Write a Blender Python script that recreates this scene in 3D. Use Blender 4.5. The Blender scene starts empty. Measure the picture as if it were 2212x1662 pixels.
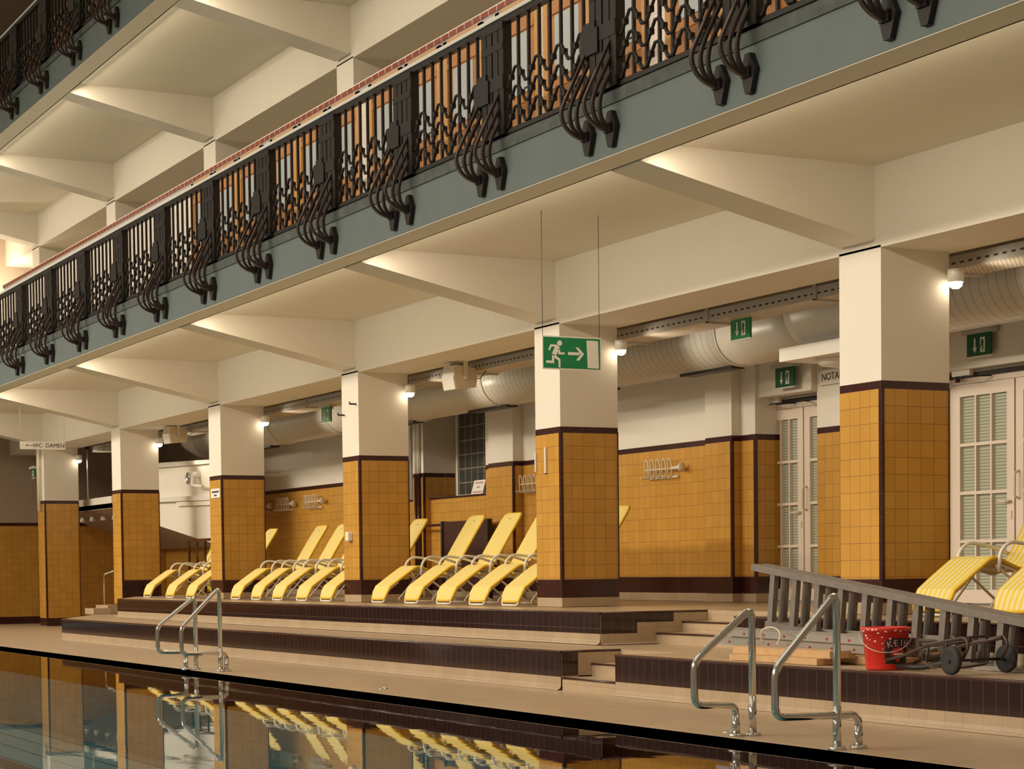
import bpy, math, random
from mathutils import Vector, Matrix
random.seed(7)
S = bpy.context.scene
COL = S.collection
PI = math.pi

# ------------------------------------------------------------------ helpers
def lin(c):
    return tuple(((x/255)/12.92 if x/255 <= .04045 else ((x/255+.055)/1.055)**2.4) for x in c)

class MB:
    def __init__(s): s.v=[]; s.f=[]; s.uv=[]; s.m=[]; s.sm=[]
    def face(s, pts, uvs=None, m=0, smooth=False):
        b=len(s.v); s.v += [tuple(p) for p in pts]; s.f.append(tuple(range(b,b+len(pts))))
        if uvs is None:
            n=(Vector(pts[1])-Vector(pts[0])).cross(Vector(pts[2])-Vector(pts[0]))
            a=max(range(3),key=lambda i:abs(n[i]))
            uvs=[((p[1],p[2]) if a==0 else (p[0],p[2]) if a==1 else (p[0],p[1])) for p in pts]
        s.uv.append(list(uvs)); s.m.append(m); s.sm.append(smooth); return s
    def box(s, x0,x1,y0,y1,z0,z1, m=0, uo=(0,0,0), skip=''):
        P=lambda x,y,z:(x,y,z)
        F={'-y':[P(x0,y0,z0),P(x1,y0,z0),P(x1,y0,z1),P(x0,y0,z1)],
           '+y':[P(x1,y1,z0),P(x0,y1,z0),P(x0,y1,z1),P(x1,y1,z1)],
           '-x':[P(x0,y1,z0),P(x0,y0,z0),P(x0,y0,z1),P(x0,y1,z1)],
           '+x':[P(x1,y0,z0),P(x1,y1,z0),P(x1,y1,z1),P(x1,y0,z1)],
           '+z':[P(x0,y0,z1),P(x1,y0,z1),P(x1,y1,z1),P(x0,y1,z1)],
           '-z':[P(x0,y1,z0),P(x1,y1,z0),P(x1,y0,z0),P(x0,y0,z0)]}
        for k,p in F.items():
            if k in skip.split(','): continue
            if k[1]=='y': uv=[(q[0]-uo[0],q[2]-uo[2]) for q in p]
            elif k[1]=='x': uv=[(q[1]-uo[1],q[2]-uo[2]) for q in p]
            else: uv=[(q[0]-uo[0],q[1]-uo[1]) for q in p]
            s.face(p,uv,m)
        return s
    def prism(s, poly, axis, a, b, m=0, uo=(0,0)):
        """poly: 2D points; axis 'x': (y,z), 'y': (x,z), 'z': (x,y); extruded from a to b"""
        def P(q,t): return (t,q[0],q[1]) if axis=='x' else (q[0],t,q[1]) if axis=='y' else (q[0],q[1],t)
        n=len(poly)
        ar=sum(poly[i][0]*poly[(i+1)%n][1]-poly[(i+1)%n][0]*poly[i][1] for i in range(n))
        flip=(ar<0) != (axis=='y')
        pl=poly[::-1] if flip else poly
        s.face([P(q,b) for q in pl],[(q[0]-uo[0],q[1]-uo[1]) for q in pl],m)
        s.face([P(q,a) for q in pl[::-1]],[(q[0]-uo[0],q[1]-uo[1]) for q in pl[::-1]],m)
        for i in range(n):
            q,r=pl[i],pl[(i+1)%n]
            L=math.hypot(r[0]-q[0],r[1]-q[1])
            s.face([P(q,a),P(r,a),P(r,b),P(q,b)],None,m)
        return s
    def sweep(s, pts, ring, m=0, closed=False, smooth=True, caps=True):
        """ring(i) -> list of points around pts[i]"""
        n=len(pts); R=[ring(i) for i in range(n)]; k=len(R[0])
        b=len(s.v)
        for r in R: s.v += [tuple(p) for p in r]
        for i in range(n if closed else n-1):
            j=(i+1)%n
            for a in range(k):
                c=(a+1)%k
                s.f.append((b+i*k+a,b+i*k+c,b+j*k+c,b+j*k+a)); s.uv.append([(i,a/k),(i,(a+1)/k),(i+1,(a+1)/k),(i+1,a/k)]); s.m.append(m); s.sm.append(smooth)
        if caps and not closed:
            s.f.append(tuple(b+a for a in reversed(range(k)))); s.uv.append([(0,0)]*k); s.m.append(m); s.sm.append(False)
            s.f.append(tuple(b+(n-1)*k+a for a in range(k))); s.uv.append([(0,0)]*k); s.m.append(m); s.sm.append(False)
        return s
    def tube(s, pts, r, n=8, m=0, closed=False, rect=None):
        pts=[Vector(p) for p in pts]; N=len(pts)
        T=[]
        for i in range(N):
            if closed: d=pts[(i+1)%N]-pts[i-1]
            else: d=pts[min(i+1,N-1)]-pts[max(i-1,0)]
            T.append(d.normalized())
        up=Vector((0,0,1)) if abs(T[0].z)<.9 else Vector((1,0,0))
        u=T[0].cross(up).normalized(); U=[u]
        for i in range(1,N):
            u=U[-1]-T[i]*U[-1].dot(T[i])
            U.append(u.normalized() if u.length>1e-6 else U[-1])
        def ring(i):
            a=U[i]; b=T[i].cross(a)
            sc=1.0
            if 0<i<N-1 and not closed:
                c=(pts[i]-pts[i-1]).normalized().dot((pts[i+1]-pts[i]).normalized())
                sc=1/max(.6,math.sqrt((1+max(-.9,c))/2))
            rr=r[i] if isinstance(r,(list,tuple)) else r
            if rect:
                return [pts[i]+a*x*rect[0]/2*sc+b*y*rect[1]/2*sc for x,y in ((1,1),(-1,1),(-1,-1),(1,-1))]
            return [pts[i]+(a*math.cos(2*PI*k/n)+b*math.sin(2*PI*k/n))*rr for k in range(n)]
        return s.sweep(pts,ring,m,closed,smooth=not rect)
    def cyl(s, p0, p1, r, n=16, m=0, r2=None):
        p0,p1=Vector(p0),Vector(p1); r2=r if r2 is None else r2
        d=(p1-p0).normalized(); up=Vector((0,0,1)) if abs(d.z)<.9 else Vector((1,0,0))
        a=d.cross(up).normalized(); b=d.cross(a)
        rg=[r,r2]; pp=[p0,p1]
        return s.sweep(pp,lambda i:[pp[i]+(a*math.cos(2*PI*k/n)+b*math.sin(2*PI*k/n))*rg[i] for k in range(n)],m)
    def lathe(s, prof, c=(0,0,0), axis='z', n=28, m=0):
        """prof: list of (r, h)"""
        c=Vector(c)
        def P(r,h,t):
            x,y=r*math.cos(t),r*math.sin(t)
            return c+Vector((x,y,h) if axis=='z' else (h,x,y) if axis=='x' else (y,h,x))
        pp=[None]*len(prof)
        return s.sweep(pp,lambda i:[P(prof[i][0],prof[i][1],2*PI*k/n) for k in range(n)],m)
    def obj(s, name, mats, parent=None, loc=None):
        me=bpy.data.meshes.new(name); me.from_pydata(s.v,[],s.f)
        ul=me.uv_layers.new(name='UVMap'); flat=[c for f in s.uv for u in f for c in u]
        ul.data.foreach_set('uv',flat)
        me.polygons.foreach_set('material_index',s.m); me.polygons.foreach_set('use_smooth',s.sm)
        for m in (mats if isinstance(mats,(list,tuple)) else [mats]): me.materials.append(m)
        me.validate(); me.update()
        o=bpy.data.objects.new(name,me); COL.objects.link(o)
        if parent is not None: o.parent=parent
        if loc: o.location=loc
        return o

def tag(o,label=None,cat=None,group=None,kind=None):
    if label: o['label']=label
    if cat: o['category']=cat
    if group: o['group']=group
    if kind: o['kind']=kind
    return o
def empty(name,loc=(0,0,0),rz=0,**k):
    o=bpy.data.objects.new(name,None); COL.objects.link(o); o.location=loc; o.rotation_euler=(0,0,rz); o.empty_display_size=.1
    return tag(o,**k)
def copy_tree(o,parent=None):
    c=o.copy(); COL.objects.link(c); c.parent=parent
    for ch in list(o.children): copy_tree(ch,c)
    return c
def fillet(pts, r, n=5):
    pts=[Vector(p) for p in pts]; out=[pts[0]]
    for i in range(1,len(pts)-1):
        a,b,c=pts[i-1],pts[i],pts[i+1]
        rr=min(r,(a-b).length*.48,(c-b).length*.48)
        p=b+(a-b).normalized()*rr; q=b+(c-b).normalized()*rr
        for k in range(n+1):
            t=k/n; out.append(p*(1-t)**2+b*2*t*(1-t)+q*t*t)
    out.append(pts[-1]); return out
def text(name,body,size,mat,parent,mw,ext=.0015):
    cu=bpy.data.curves.new(name,'FONT'); cu.body=body; cu.size=size; cu.extrude=ext; cu.align_x='CENTER'; cu.align_y='CENTER'
    cu.materials.append(mat); tmp=bpy.data.objects.new(name,cu); COL.objects.link(tmp); bpy.context.view_layer.update()
    me=bpy.data.meshes.new_from_object(tmp.evaluated_get(bpy.context.evaluated_depsgraph_get())); bpy.data.objects.remove(tmp)
    if not me.materials: me.materials.append(mat)
    o=bpy.data.objects.new(name,me); COL.objects.link(o); o.parent=parent; o.matrix_local=mw
    return o
FACE_Y=Matrix(((1,0,0,0),(0,0,-1,0),(0,1,0,0),(0,0,0,1)))           # text read from -Y
FACE_X=Matrix(((0,0,1,0),(1,0,0,0),(0,1,0,0),(0,0,0,1)))            # text read from +X

# ------------------------------------------------------------------ materials
def nt(name):
    m=bpy.data.materials.new(name); m.use_nodes=True; t=m.node_tree
    return m,t,t.nodes['Principled BSDF'],t.links.new
def setp(p,rough=.6,metal=0,spec=.5):
    p.inputs['Roughness'].default_value=rough; p.inputs['Metallic'].default_value=metal; p.inputs['Specular IOR Level'].default_value=spec
def mat(name,c,rough=.6,metal=0,spec=.5,var=0,vs=6,bump=0,emit=None,es=0):
    m,t,p,L=nt(name); setp(p,rough,metal,spec); p.inputs['Base Color'].default_value=(*c,1)
    if var or bump:
        g=t.nodes.new('ShaderNodeNewGeometry'); n=t.nodes.new('ShaderNodeTexNoise'); n.inputs['Scale'].default_value=vs; n.inputs['Detail'].default_value=5
        L(g.outputs['Position'],n.inputs['Vector'])
        if var:
            mx=t.nodes.new('ShaderNodeMix'); mx.data_type='RGBA'
            mx.inputs['A'].default_value=(*[x*(1-var) for x in c],1); mx.inputs['B'].default_value=(*[min(1,x*(1+var)) for x in c],1)
            L(n.outputs['Fac'],mx.inputs['Factor']); L(mx.outputs['Result'],p.inputs['Base Color'])
        if bump:
            b=t.nodes.new('ShaderNodeBump'); b.inputs['Strength'].default_value=bump; b.inputs['Distance'].default_value=.01
            L(n.outputs['Fac'],b.inputs['Height']); L(b.outputs['Normal'],p.inputs['Normal'])
    if emit: p.inputs['Emission Color'].default_value=(*emit,1); p.inputs['Emission Strength'].default_value=es
    return m
def tile(name,c1,c2,mo,w=.147,h=.147,ms=.0022,rough=.25,spec=.5,stain=.12,bump=.25):
    m,t,p,L=nt(name); setp(p,rough,0,spec)
    u=t.nodes.new('ShaderNodeUVMap'); b=t.nodes.new('ShaderNodeTexBrick'); b.offset=0; b.squash=1
    b.inputs['Scale'].default_value=1; b.inputs['Brick Width'].default_value=w; b.inputs['Row Height'].default_value=h
    b.inputs['Mortar Size'].default_value=ms; b.inputs['Mortar Smooth'].default_value=.15; b.inputs['Bias'].default_value=0
    b.inputs['Color1'].default_value=(*c1,1); b.inputs['Color2'].default_value=(*c2,1); b.inputs['Mortar'].default_value=(*mo,1)
    L(u.outputs['UV'],b.inputs['Vector'])
    g=t.nodes.new('ShaderNodeNewGeometry'); n=t.nodes.new('ShaderNodeTexNoise'); n.inputs['Scale'].default_value=3; n.inputs['Detail'].default_value=6
    L(g.outputs['Position'],n.inputs['Vector'])
    r=t.nodes.new('ShaderNodeMapRange'); r.inputs['To Min'].default_value=1-stain; r.inputs['To Max'].default_value=1+stain; L(n.outputs['Fac'],r.inputs['Value'])
    mx=t.nodes.new('ShaderNodeMix'); mx.data_type='RGBA'; mx.blend_type='MULTIPLY'; mx.inputs['Factor'].default_value=1
    L(b.outputs['Color'],mx.inputs['A']); L(r.outputs['Result'],mx.inputs['B']); L(mx.outputs['Result'],p.inputs['Base Color'])
    bp=t.nodes.new('ShaderNodeBump'); bp.invert=True; bp.inputs['Strength'].default_value=bump; bp.inputs['Distance'].default_value=.003
    L(b.outputs['Fac'],bp.inputs['Height']); L(bp.outputs['Normal'],p.inputs['Normal'])
    return m
def math_node(t,L,op,a,b=None,c=None):
    n=t.nodes.new('ShaderNodeMath'); n.operation=op
    for i,x in enumerate((a,b,c)):
        if x is None: continue
        if isinstance(x,(int,float)): n.inputs[i].default_value=x
        else: L(x,n.inputs[i])
    return n.outputs[0]
def stripes(name,c1,c2,freq,duty,axis='X',rough=.6,space='UV',metal=0,phase=0):
    m,t,p,L=nt(name); setp(p,rough,metal)
    if space=='UV': src=t.nodes.new('ShaderNodeUVMap').outputs['UV']
    else: src=t.nodes.new('ShaderNodeNewGeometry').outputs['Position']
    sp=t.nodes.new('ShaderNodeSeparateXYZ'); L(src,sp.inputs[0])
    f=math_node(t,L,'FRACT',math_node(t,L,'MULTIPLY_ADD',sp.outputs[axis],freq,phase+100))
    k=math_node(t,L,'LESS_THAN',f,duty)
    mx=t.nodes.new('ShaderNodeMix'); mx.data_type='RGBA'; mx.inputs['A'].default_value=(*c2,1); mx.inputs['B'].default_value=(*c1,1)
    L(k,mx.inputs['Factor']); L(mx.outputs['Result'],p.inputs['Base Color'])
    return m

M={}
M['plaster']=mat('cream_plaster',(.80,.74,.64),.75,var=.03,vs=3,bump=.04)
M['plaster2']=mat('cream_ceiling_paint',(.80,.73,.60),.8,var=.03,vs=2)
M['teal']=mat('grey_teal_paint',(.155,.185,.175),.6,var=.12,vs=2.5)
M['kerb']=mat('weathered_grey_concrete',(.10,.11,.10),.8,var=.5,vs=9)
M['orange']=tile('ochre_wall_tile',(.60,.315,.060),(.55,.280,.048),(.20,.10,.035),h=.147,w=.1425)
M['brown']=tile('dark_brown_wall_tile',(.050,.014,.012),(.036,.010,.009),(.075,.040,.032),w=.1425,h=.2,rough=.18)
M['brownstep']=tile('dark_brown_step_tile',(.030,.010,.009),(.022,.008,.007),(.085,.055,.045),w=.122,h=.6,ms=.0025,rough=.10,spec=.6)
M['browntrim']=mat('dark_brown_glazed_trim',(.045,.012,.011),.15,spec=.6)
M['tan']=tile('tan_floor_tile',(.50,.37,.24),(.46,.34,.215),(.34,.25,.165),w=.1425,h=.1425,ms=.002,rough=.32)
M['tanskirt']=tile('tan_cove_tile',(.46,.345,.225),(.42,.31,.20),(.30,.21,.14),w=.19,h=.6,ms=.002,rough=.3)
M['poolblue']=tile('blue_pool_tile',(.020,.135,.21),(.017,.115,.18),(.05,.12,.16),w=.12,h=.24,rough=.15)
M['poolwall']=tile('pale_blue_pool_wall_tile',(.10,.48,.58),(.09,.44,.54),(.05,.2,.26),w=.15,h=.15,rough=.3)
M['poolline']=mat('rust_brown_lane_tile',(.42,.17,.07),.4,var=.1)
M['chrome']=mat('polished_stainless_steel',(.72,.70,.66),.16,metal=1)
M['white']=mat('white_powder_coat',(.82,.78,.70),.35)
M['doorwhite']=mat('cream_door_enamel',(.78,.66,.55),.4)
M['grey']=mat('light_grey_metal',(.55,.53,.50),.45,metal=.3)
M['galv']=stripes('white_spiral_duct_sheet',(.36,.32,.27),(.74,.70,.63),8,.07,'X',.33,'POS')
M['ductplain']=mat('white_duct_sheet',(.72,.68,.61),.35,var=.03)
M['iron']=mat('black_brown_wrought_iron',(.016,.011,.009),.5,var=.3,vs=20)
M['ironbrown']=mat('brown_painted_iron',(.060,.034,.027),.38,var=.2,vs=15)
M['wood']=mat('orange_brown_door_wood',(.44,.185,.050),.4,var=.22,vs=7)
M['wood2']=mat('light_orange_door_wood',(.56,.285,.085),.4,var=.15,vs=9)
M['frosted']=mat('frosted_door_glass',(.46,.50,.52),.25,var=.06,vs=2)
M['whitetile']=tile('white_gallery_tile',(.82,.76,.69),(.80,.74,.67),(.55,.46,.40),w=.2,h=.15)
M['redtile']=tile('red_brown_coping_tile',(.26,.042,.018),(.22,.034,.014),(.80,.62,.50),w=.19,h=.6,ms=.006)
M['coping']=mat('white_stone_edge',(.86,.80,.72),.5)
M['green']=mat('safety_green',(.004,.22,.075),.45)
M['greendark']=mat('dark_safety_green',(.003,.10,.045),.4)
M['signwhite']=mat('sign_white',(.84,.80,.74),.5)
M['black']=mat('black_ink',(.015,.013,.013),.6)
M['rubber']=mat('black_rubber',(.022,.021,.021),.7,var=.2,vs=30)
M['red']=mat('red_plastic_bucket',(.62,.020,.012),.35)
M['paintspot']=mat('dried_white_paint',(.75,.66,.62),.6)
M['pink']=mat('faded_pink_print',(.62,.27,.25),.6)
M['alu']=mat('dull_aluminium',(.44,.40,.36),.42,metal=.55,var=.12,vs=14)
M['redcap']=mat('red_rung_plug',(.40,.02,.012),.5)
M['plank']=mat('raw_pine_plank',(.58,.36,.17),.7,var=.22,vs=12)
M['greywood']=mat('grey_weathered_ladder_wood',(.20,.165,.14),.6,var=.25,vs=16)
M['hose']=mat('yellow_green_hose',(.46,.40,.035),.4,var=.2,vs=18)
M['cream']=mat('ivory_plastic',(.76,.66,.50),.4)
M['brownboard']=mat('dark_brown_board',(.050,.017,.015),.35)
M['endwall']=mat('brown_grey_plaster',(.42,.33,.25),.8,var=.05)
M['lampglow']=mat('lit_lamp_glass',(1,.95,.85),.5,emit=(1,.86,.64),es=14)
M['tube']=mat('lit_fluorescent_tube',(1,1,1),.5,emit=(1,.90,.74),es=3)
M['glassblock']=None
M['blind']=stripes('pale_green_blind_slats',(.46,.47,.36),(.27,.28,.21),30,.6,'Z',.6,'POS')
M['greenglass']=mat('pale_green_door_film',(.36,.39,.33),.35)
M['tray']=None
M['fabric']=stripes('yellow_striped_sling_fabric',(.80,.56,.045),(.78,.68,.38),7.5,.5,'X',.65,phase=.25)
M['fabricedge']=mat('yellow_fabric_hem',(.80,.50,.030),.65)

# glass block
m,t,p,L=nt('glass_block'); setp(p,.08,0,.6)
b=t.nodes.new('ShaderNodeTexBrick'); b.offset=0; b.inputs['Scale'].default_value=1; b.inputs['Brick Width'].default_value=.225; b.inputs['Row Height'].default_value=.225; b.inputs['Mortar Size'].default_value=.009
b.inputs['Color1'].default_value=(.060,.062,.052,1); b.inputs['Color2'].default_value=(.045,.047,.040,1); b.inputs['Mortar'].default_value=(.30,.27,.22,1)
u=t.nodes.new('ShaderNodeUVMap'); L(u.outputs['UV'],b.inputs['Vector']); L(b.outputs['Color'],p.inputs['Base Color'])
n=t.nodes.new('ShaderNodeTexNoise'); n.inputs['Scale'].default_value=14; L(u.outputs['UV'],n.inputs['Vector'])
bm=t.nodes.new('ShaderNodeBump'); bm.inputs['Strength'].default_value=.5; bm.inputs['Distance'].default_value=.02; L(n.outputs['Fac'],bm.inputs['Height']); L(bm.outputs['Normal'],p.inputs['Normal'])
M['glassblock']=m
# perforated tray side (row of dark slots) and mesh bottom
m,t,p,L=nt('perforated_tray_side'); setp(p,.5,.2)
u=t.nodes.new('ShaderNodeUVMap'); sp=t.nodes.new('ShaderNodeSeparateXYZ'); L(u.outputs['UV'],sp.inputs[0])
a=math_node(t,L,'LESS_THAN',math_node(t,L,'FRACT',math_node(t,L,'MULTIPLY_ADD',sp.outputs['X'],9,100)),.5)
bb=math_node(t,L,'LESS_THAN',math_node(t,L,'ABSOLUTE',math_node(t,L,'SUBTRACT',sp.outputs['Y'],.055)),.009)
k=math_node(t,L,'MULTIPLY',a,bb)
mx=t.nodes.new('ShaderNodeMix'); mx.data_type='RGBA'; mx.inputs['A'].default_value=(.56,.52,.47,1); mx.inputs['B'].default_value=(.05,.04,.035,1); L(k,mx.inputs['Factor']); L(mx.outputs['Result'],p.inputs['Base Color'])
M['tray']=m
m,t,p,L=nt('tray_mesh_bottom'); setp(p,.45,.2)
u=t.nodes.new('ShaderNodeUVMap'); ck=t.nodes.new('ShaderNodeTexChecker'); ck.inputs['Scale'].default_value=38; ck.inputs['Color1'].default_value=(.72,.64,.53,1); ck.inputs['Color2'].default_value=(.42,.35,.27,1)
L(u.outputs['UV'],ck.inputs['Vector']); L(ck.outputs['Color'],p.inputs['Base Color']); M['traymesh']=m
# pool floor: pale tile with a thin dark grid
M['poolfloor']=tile('pale_grey_pool_floor_tile',(.50,.66,.68),(.46,.62,.65),(.12,.14,.14),w=4.0,h=.42,ms=.018,rough=.4,stain=.08,bump=0)
# water
m=bpy.data.materials.new('clear_pool_water'); m.use_nodes=True; t=m.node_tree; L=t.links.new
t.nodes.remove(t.nodes['Principled BSDF']); out=t.nodes['Material Output']
tr=t.nodes.new('ShaderNodeBsdfTransparent'); tr.inputs['Color'].default_value=(.80,.95,.97,1)
gl=t.nodes.new('ShaderNodeBsdfGlossy'); gl.inputs['Roughness'].default_value=.012; gl.inputs['Color'].default_value=(.97,.98,1,1)
fr=t.nodes.new('ShaderNodeFresnel'); fr.inputs['IOR'].default_value=1.33
g=t.nodes.new('ShaderNodeNewGeometry'); mp=t.nodes.new('ShaderNodeMapping'); mp.inputs['Scale'].default_value=(1.0,1.6,1)
n1=t.nodes.new('ShaderNodeTexNoise'); n1.inputs['Scale'].default_value=2.6; n1.inputs['Detail'].default_value=3
L(g.outputs['Position'],mp.inputs['Vector']); L(mp.outputs['Vector'],n1.inputs['Vector'])
bm=t.nodes.new('ShaderNodeBump'); bm.inputs['Strength'].default_value=.013; bm.inputs['Distance'].default_value=.03
L(n1.outputs['Fac'],bm.inputs['Height'])
for x in (gl,fr): L(bm.outputs['Normal'],x.inputs['Normal'])
ms=t.nodes.new('ShaderNodeMixShader'); L(fr.outputs['Fac'],ms.inputs[0]); L(tr.outputs[0],ms.inputs[1]); L(gl.outputs[0],ms.inputs[2]); L(ms.outputs[0],out.inputs['Surface'])
M['water']=m

# ------------------------------------------------------------------ camera
cam_d=bpy.data.cameras.new('camera'); cam=bpy.data.objects.new('camera',cam_d); COL.objects.link(cam)
R=[[0.4602596960702985,0.8877066781111983,-0.011741627232108743],[0.031733515207252636,-0.0296676834682481,-0.9990559606799906],[-0.8872169949825508,0.45945258971346453,-0.04182489234562712]]
rt,dn,fw=[Vector(r) for r in R]
cam.matrix_world=Matrix(((rt.x,-dn.x,-fw.x,42.18441),(rt.y,-dn.y,-fw.y,-10.67577),(rt.z,-dn.z,-fw.z,1.18896),(0,0,0,1)))
cam_d.sensor_width=36; cam_d.sensor_fit='HORIZONTAL'; cam_d.lens=4286.578/2212*36; cam_d.shift_x=0; cam_d.shift_y=(1409.58-831)/2212
cam_d.clip_end=200; S.camera=cam

# ------------------------------------------------------------------ setting
P=5.7; PW=.586; PD=.74
ZD,ZM,ZP=.08,.44,.76          # pool deck, middle tier, upper platform
YD,YM,YP=-3.52,-1.97,-1.03    # their front edges
ZW=.04                        # water
XR=36.5
D=4.24                        # storey height
def struct(o,label,cat): return tag(o,label,cat,kind='structure')

# pool deck
b=MB(); b.prism([(-3,YD),(XR,YD),(XR,3.2),(-3,3.2)],'z',-.3,ZD)
struct(b.obj('floor',M['tan']),'tan tiled pool deck along the edge of the water','floor')
# pool basin
b=MB()
b.face([(-2,YD,ZD-.002),(XR,YD,ZD-.002),(XR,YD,-.16),(-2,YD,-.16)][::-1],None,0)
b.face([(-2,YD,-.16),(XR,YD,-.16),(XR,YD,-1.2),(-2,YD,-1.2)][::-1],None,1)
b.face([(-2,-17,-1.05),(XR+6,-17,-1.05),(XR+6,YD,-1.05),(-2,YD,-1.05)],None,2)
b.face([(-2,-17,ZD),(-2,YD,ZD),(-2,YD,-1.2),(-2,-17,-1.2)],None,1)
struct(b.obj('pool_basin',[M['poolblue'],M['poolwall'],M['poolfloor']]),'blue tiled basin of the swimming pool','pool basin')
for i,(y0,w) in enumerate(((-5.1,.28),(-7.4,.28),(-9.7,.28))):
    b=MB(); b.box(-2,XR+6,y0-w,y0,-1.05,-1.046)
    struct(b.obj('trim_%d'%(i+1),M['poolline']),['rust brown lane line on the pool bottom nearest the deck','rust brown lane line on the pool bottom second from the deck','rust brown lane line on the pool bottom farthest from the deck'][i],'lane line')
b=MB(); b.face([(-2,-17,ZW),(XR+6,-17,ZW),(XR+6,YD+.001,ZW),(-2,YD+.001,ZW)])
tag(b.obj('pool_water',M['water']),'still clear water filling the swimming pool','water',kind='stuff')

# tiers ------------------------------------------------------------
def tier(name,poly,z0,z1,label,cat,edges):
    """poly outline (top), edges: indices of outline edges that get dark tile faces with a tan cove below"""
    root=empty(name,(0,0,0)); struct(root,label,cat)
    b=MB(); b.prism(poly,'z',z0-.2,z1-.004,uo=(0,0)); b.obj('paving',M['tan'],root)
    f=MB(); s=MB(); nsn=MB()
    for i in edges:
        p,q=poly[i],poly[(i+1)%len(poly)]
        d=Vector((q[0]-p[0],q[1]-p[1],0)); Ln=d.length; d.normalize(); n=Vector((d.y,-d.x,0))
        def strip(mb,za,zb,off,m=0):
            A=[(p[0]+n.x*off,p[1]+n.y*off),(q[0]+n.x*off,q[1]+n.y*off)]
            mb.face([(A[0][0],A[0][1],za),(A[1][0],A[1][1],za),(A[1][0],A[1][1],zb),(A[0][0],A[0][1],zb)],[(0,za),(Ln,za),(Ln,zb),(0,zb)],m)
        cov=(z1-z0)*.34
        strip(f,z0+cov,z1-.012,.008)
        strip(s,z0,z0+cov,.006)
        # small cove at the foot
        c=[(0.006,z0+.05),(.016,z0+.018),(.05,z0+.002)]
        for (o0,h0),(o1,h1) in zip(c[:-1],c[1:]):
            s.face([(p[0]+n.x*o1,p[1]+n.y*o1,h1),(q[0]+n.x*o1,q[1]+n.y*o1,h1),(q[0]+n.x*o0,q[1]+n.y*o0,h0),(p[0]+n.x*o0,p[1]+n.y*o0,h0)],[(0,0),(Ln,0),(Ln,.02),(0,.02)])
        # rounded nosing
        e=[Vector((p[0],p[1],z1-.011))+n*.002,Vector((q[0],q[1],z1-.011))+n*.002]
        nsn.tube(e,.0135,8)
    if edges:
        f.obj('riser_tiles',M['brownstep'],root); s.obj('cove_tiles',M['tanskirt'],root); nsn.obj('nosing',M['browntrim'],root)
    return root
# middle tier with a stair recess X 26.35..27.3
L0,L1=26.35,27.33
tier('floor_2',[(8.8,YM),(L0,YM),(L0,-1.35),(L1,-1.35),(L1,YM),(XR,YM),(XR,3.1),(2.5,3.1),(2.5,.4),(4.6,0.0)],ZD,ZM,'middle tier of the stepped terrace above the pool deck','terrace tier',[0,1,4,8,9])
# upper platform with a stair recess X 25.44..27.78
U0,U1=25.44,27.78
tier('floor_3',[(8.9,YP),(U0,YP),(U0,.2),(U1,.2),(U1,YP),(XR,YP),(XR,3.1),(5.72,3.1),(5.72,.22)],ZM,ZP,'upper platform of the terrace that carries the sun loungers','terrace tier',[0,1,4,8])
def steps(name,x0,x1,z0,z1,ys,label):
    root=empty(name); struct(root,label,'steps'); n=len(ys); h=(z1-z0)/3
    b=MB(); e=MB()
    for i,(ya,yb) in enumerate(ys):
        z=z0+h*(i+1); b.box(x0,x1,ya,yb,z0-.1,z-.002)
        e.tube([(x0,ya+.002,z-.009),(x1,ya+.002,z-.009)],.011,8)
    b.obj('treads',M['tan'],root); e.obj('nosing',M['browntrim'],root); return root
steps('stair_lower',L0,L1,ZD,ZM,[(YM,-1.64),(-1.66,-1.33)],'two tan steps cut into the middle tier')
steps('stair_upper',U0,U1,ZM,ZP,[(-.40,-.08),(-.10,.22)],'two wide tan steps rising to the upper platform')
# stepped tan tile fields on the left return walls of the two recesses
b=MB()
for (y0,y1,z0,z1) in ((-1.03,-.40,ZM,.547),(-.62,-.08,.547,.653),(-.20,.2,.653,.748)):
    b.box(U0-.01,U0+.012,y0,y1,z0,z1)
struct(b.obj('trim_4',M['tanskirt']),'stepped tan tile skirting beside the upper steps','tile trim')
b=MB()
for (y0,y1,z0,z1) in ((-1.97,-1.64,ZD,.21),(-1.80,-1.35,.2,.428)):
    b.box(L0-.01,L0+.012,y0,y1,z0,z1)
struct(b.obj('trim_5',M['tanskirt']),'stepped tan tile skirting beside the lower steps','tile trim')
# small steps at the left end of the terrace
b=MB(); b.box(4.9,5.72,-.30,.0,ZM,.60); b.box(5.3,5.9,-.62,-.30,ZM,.55)
struct(b.obj('trim_6',M['tan']),'small tan end steps at the foot of the left pillar','steps')

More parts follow.
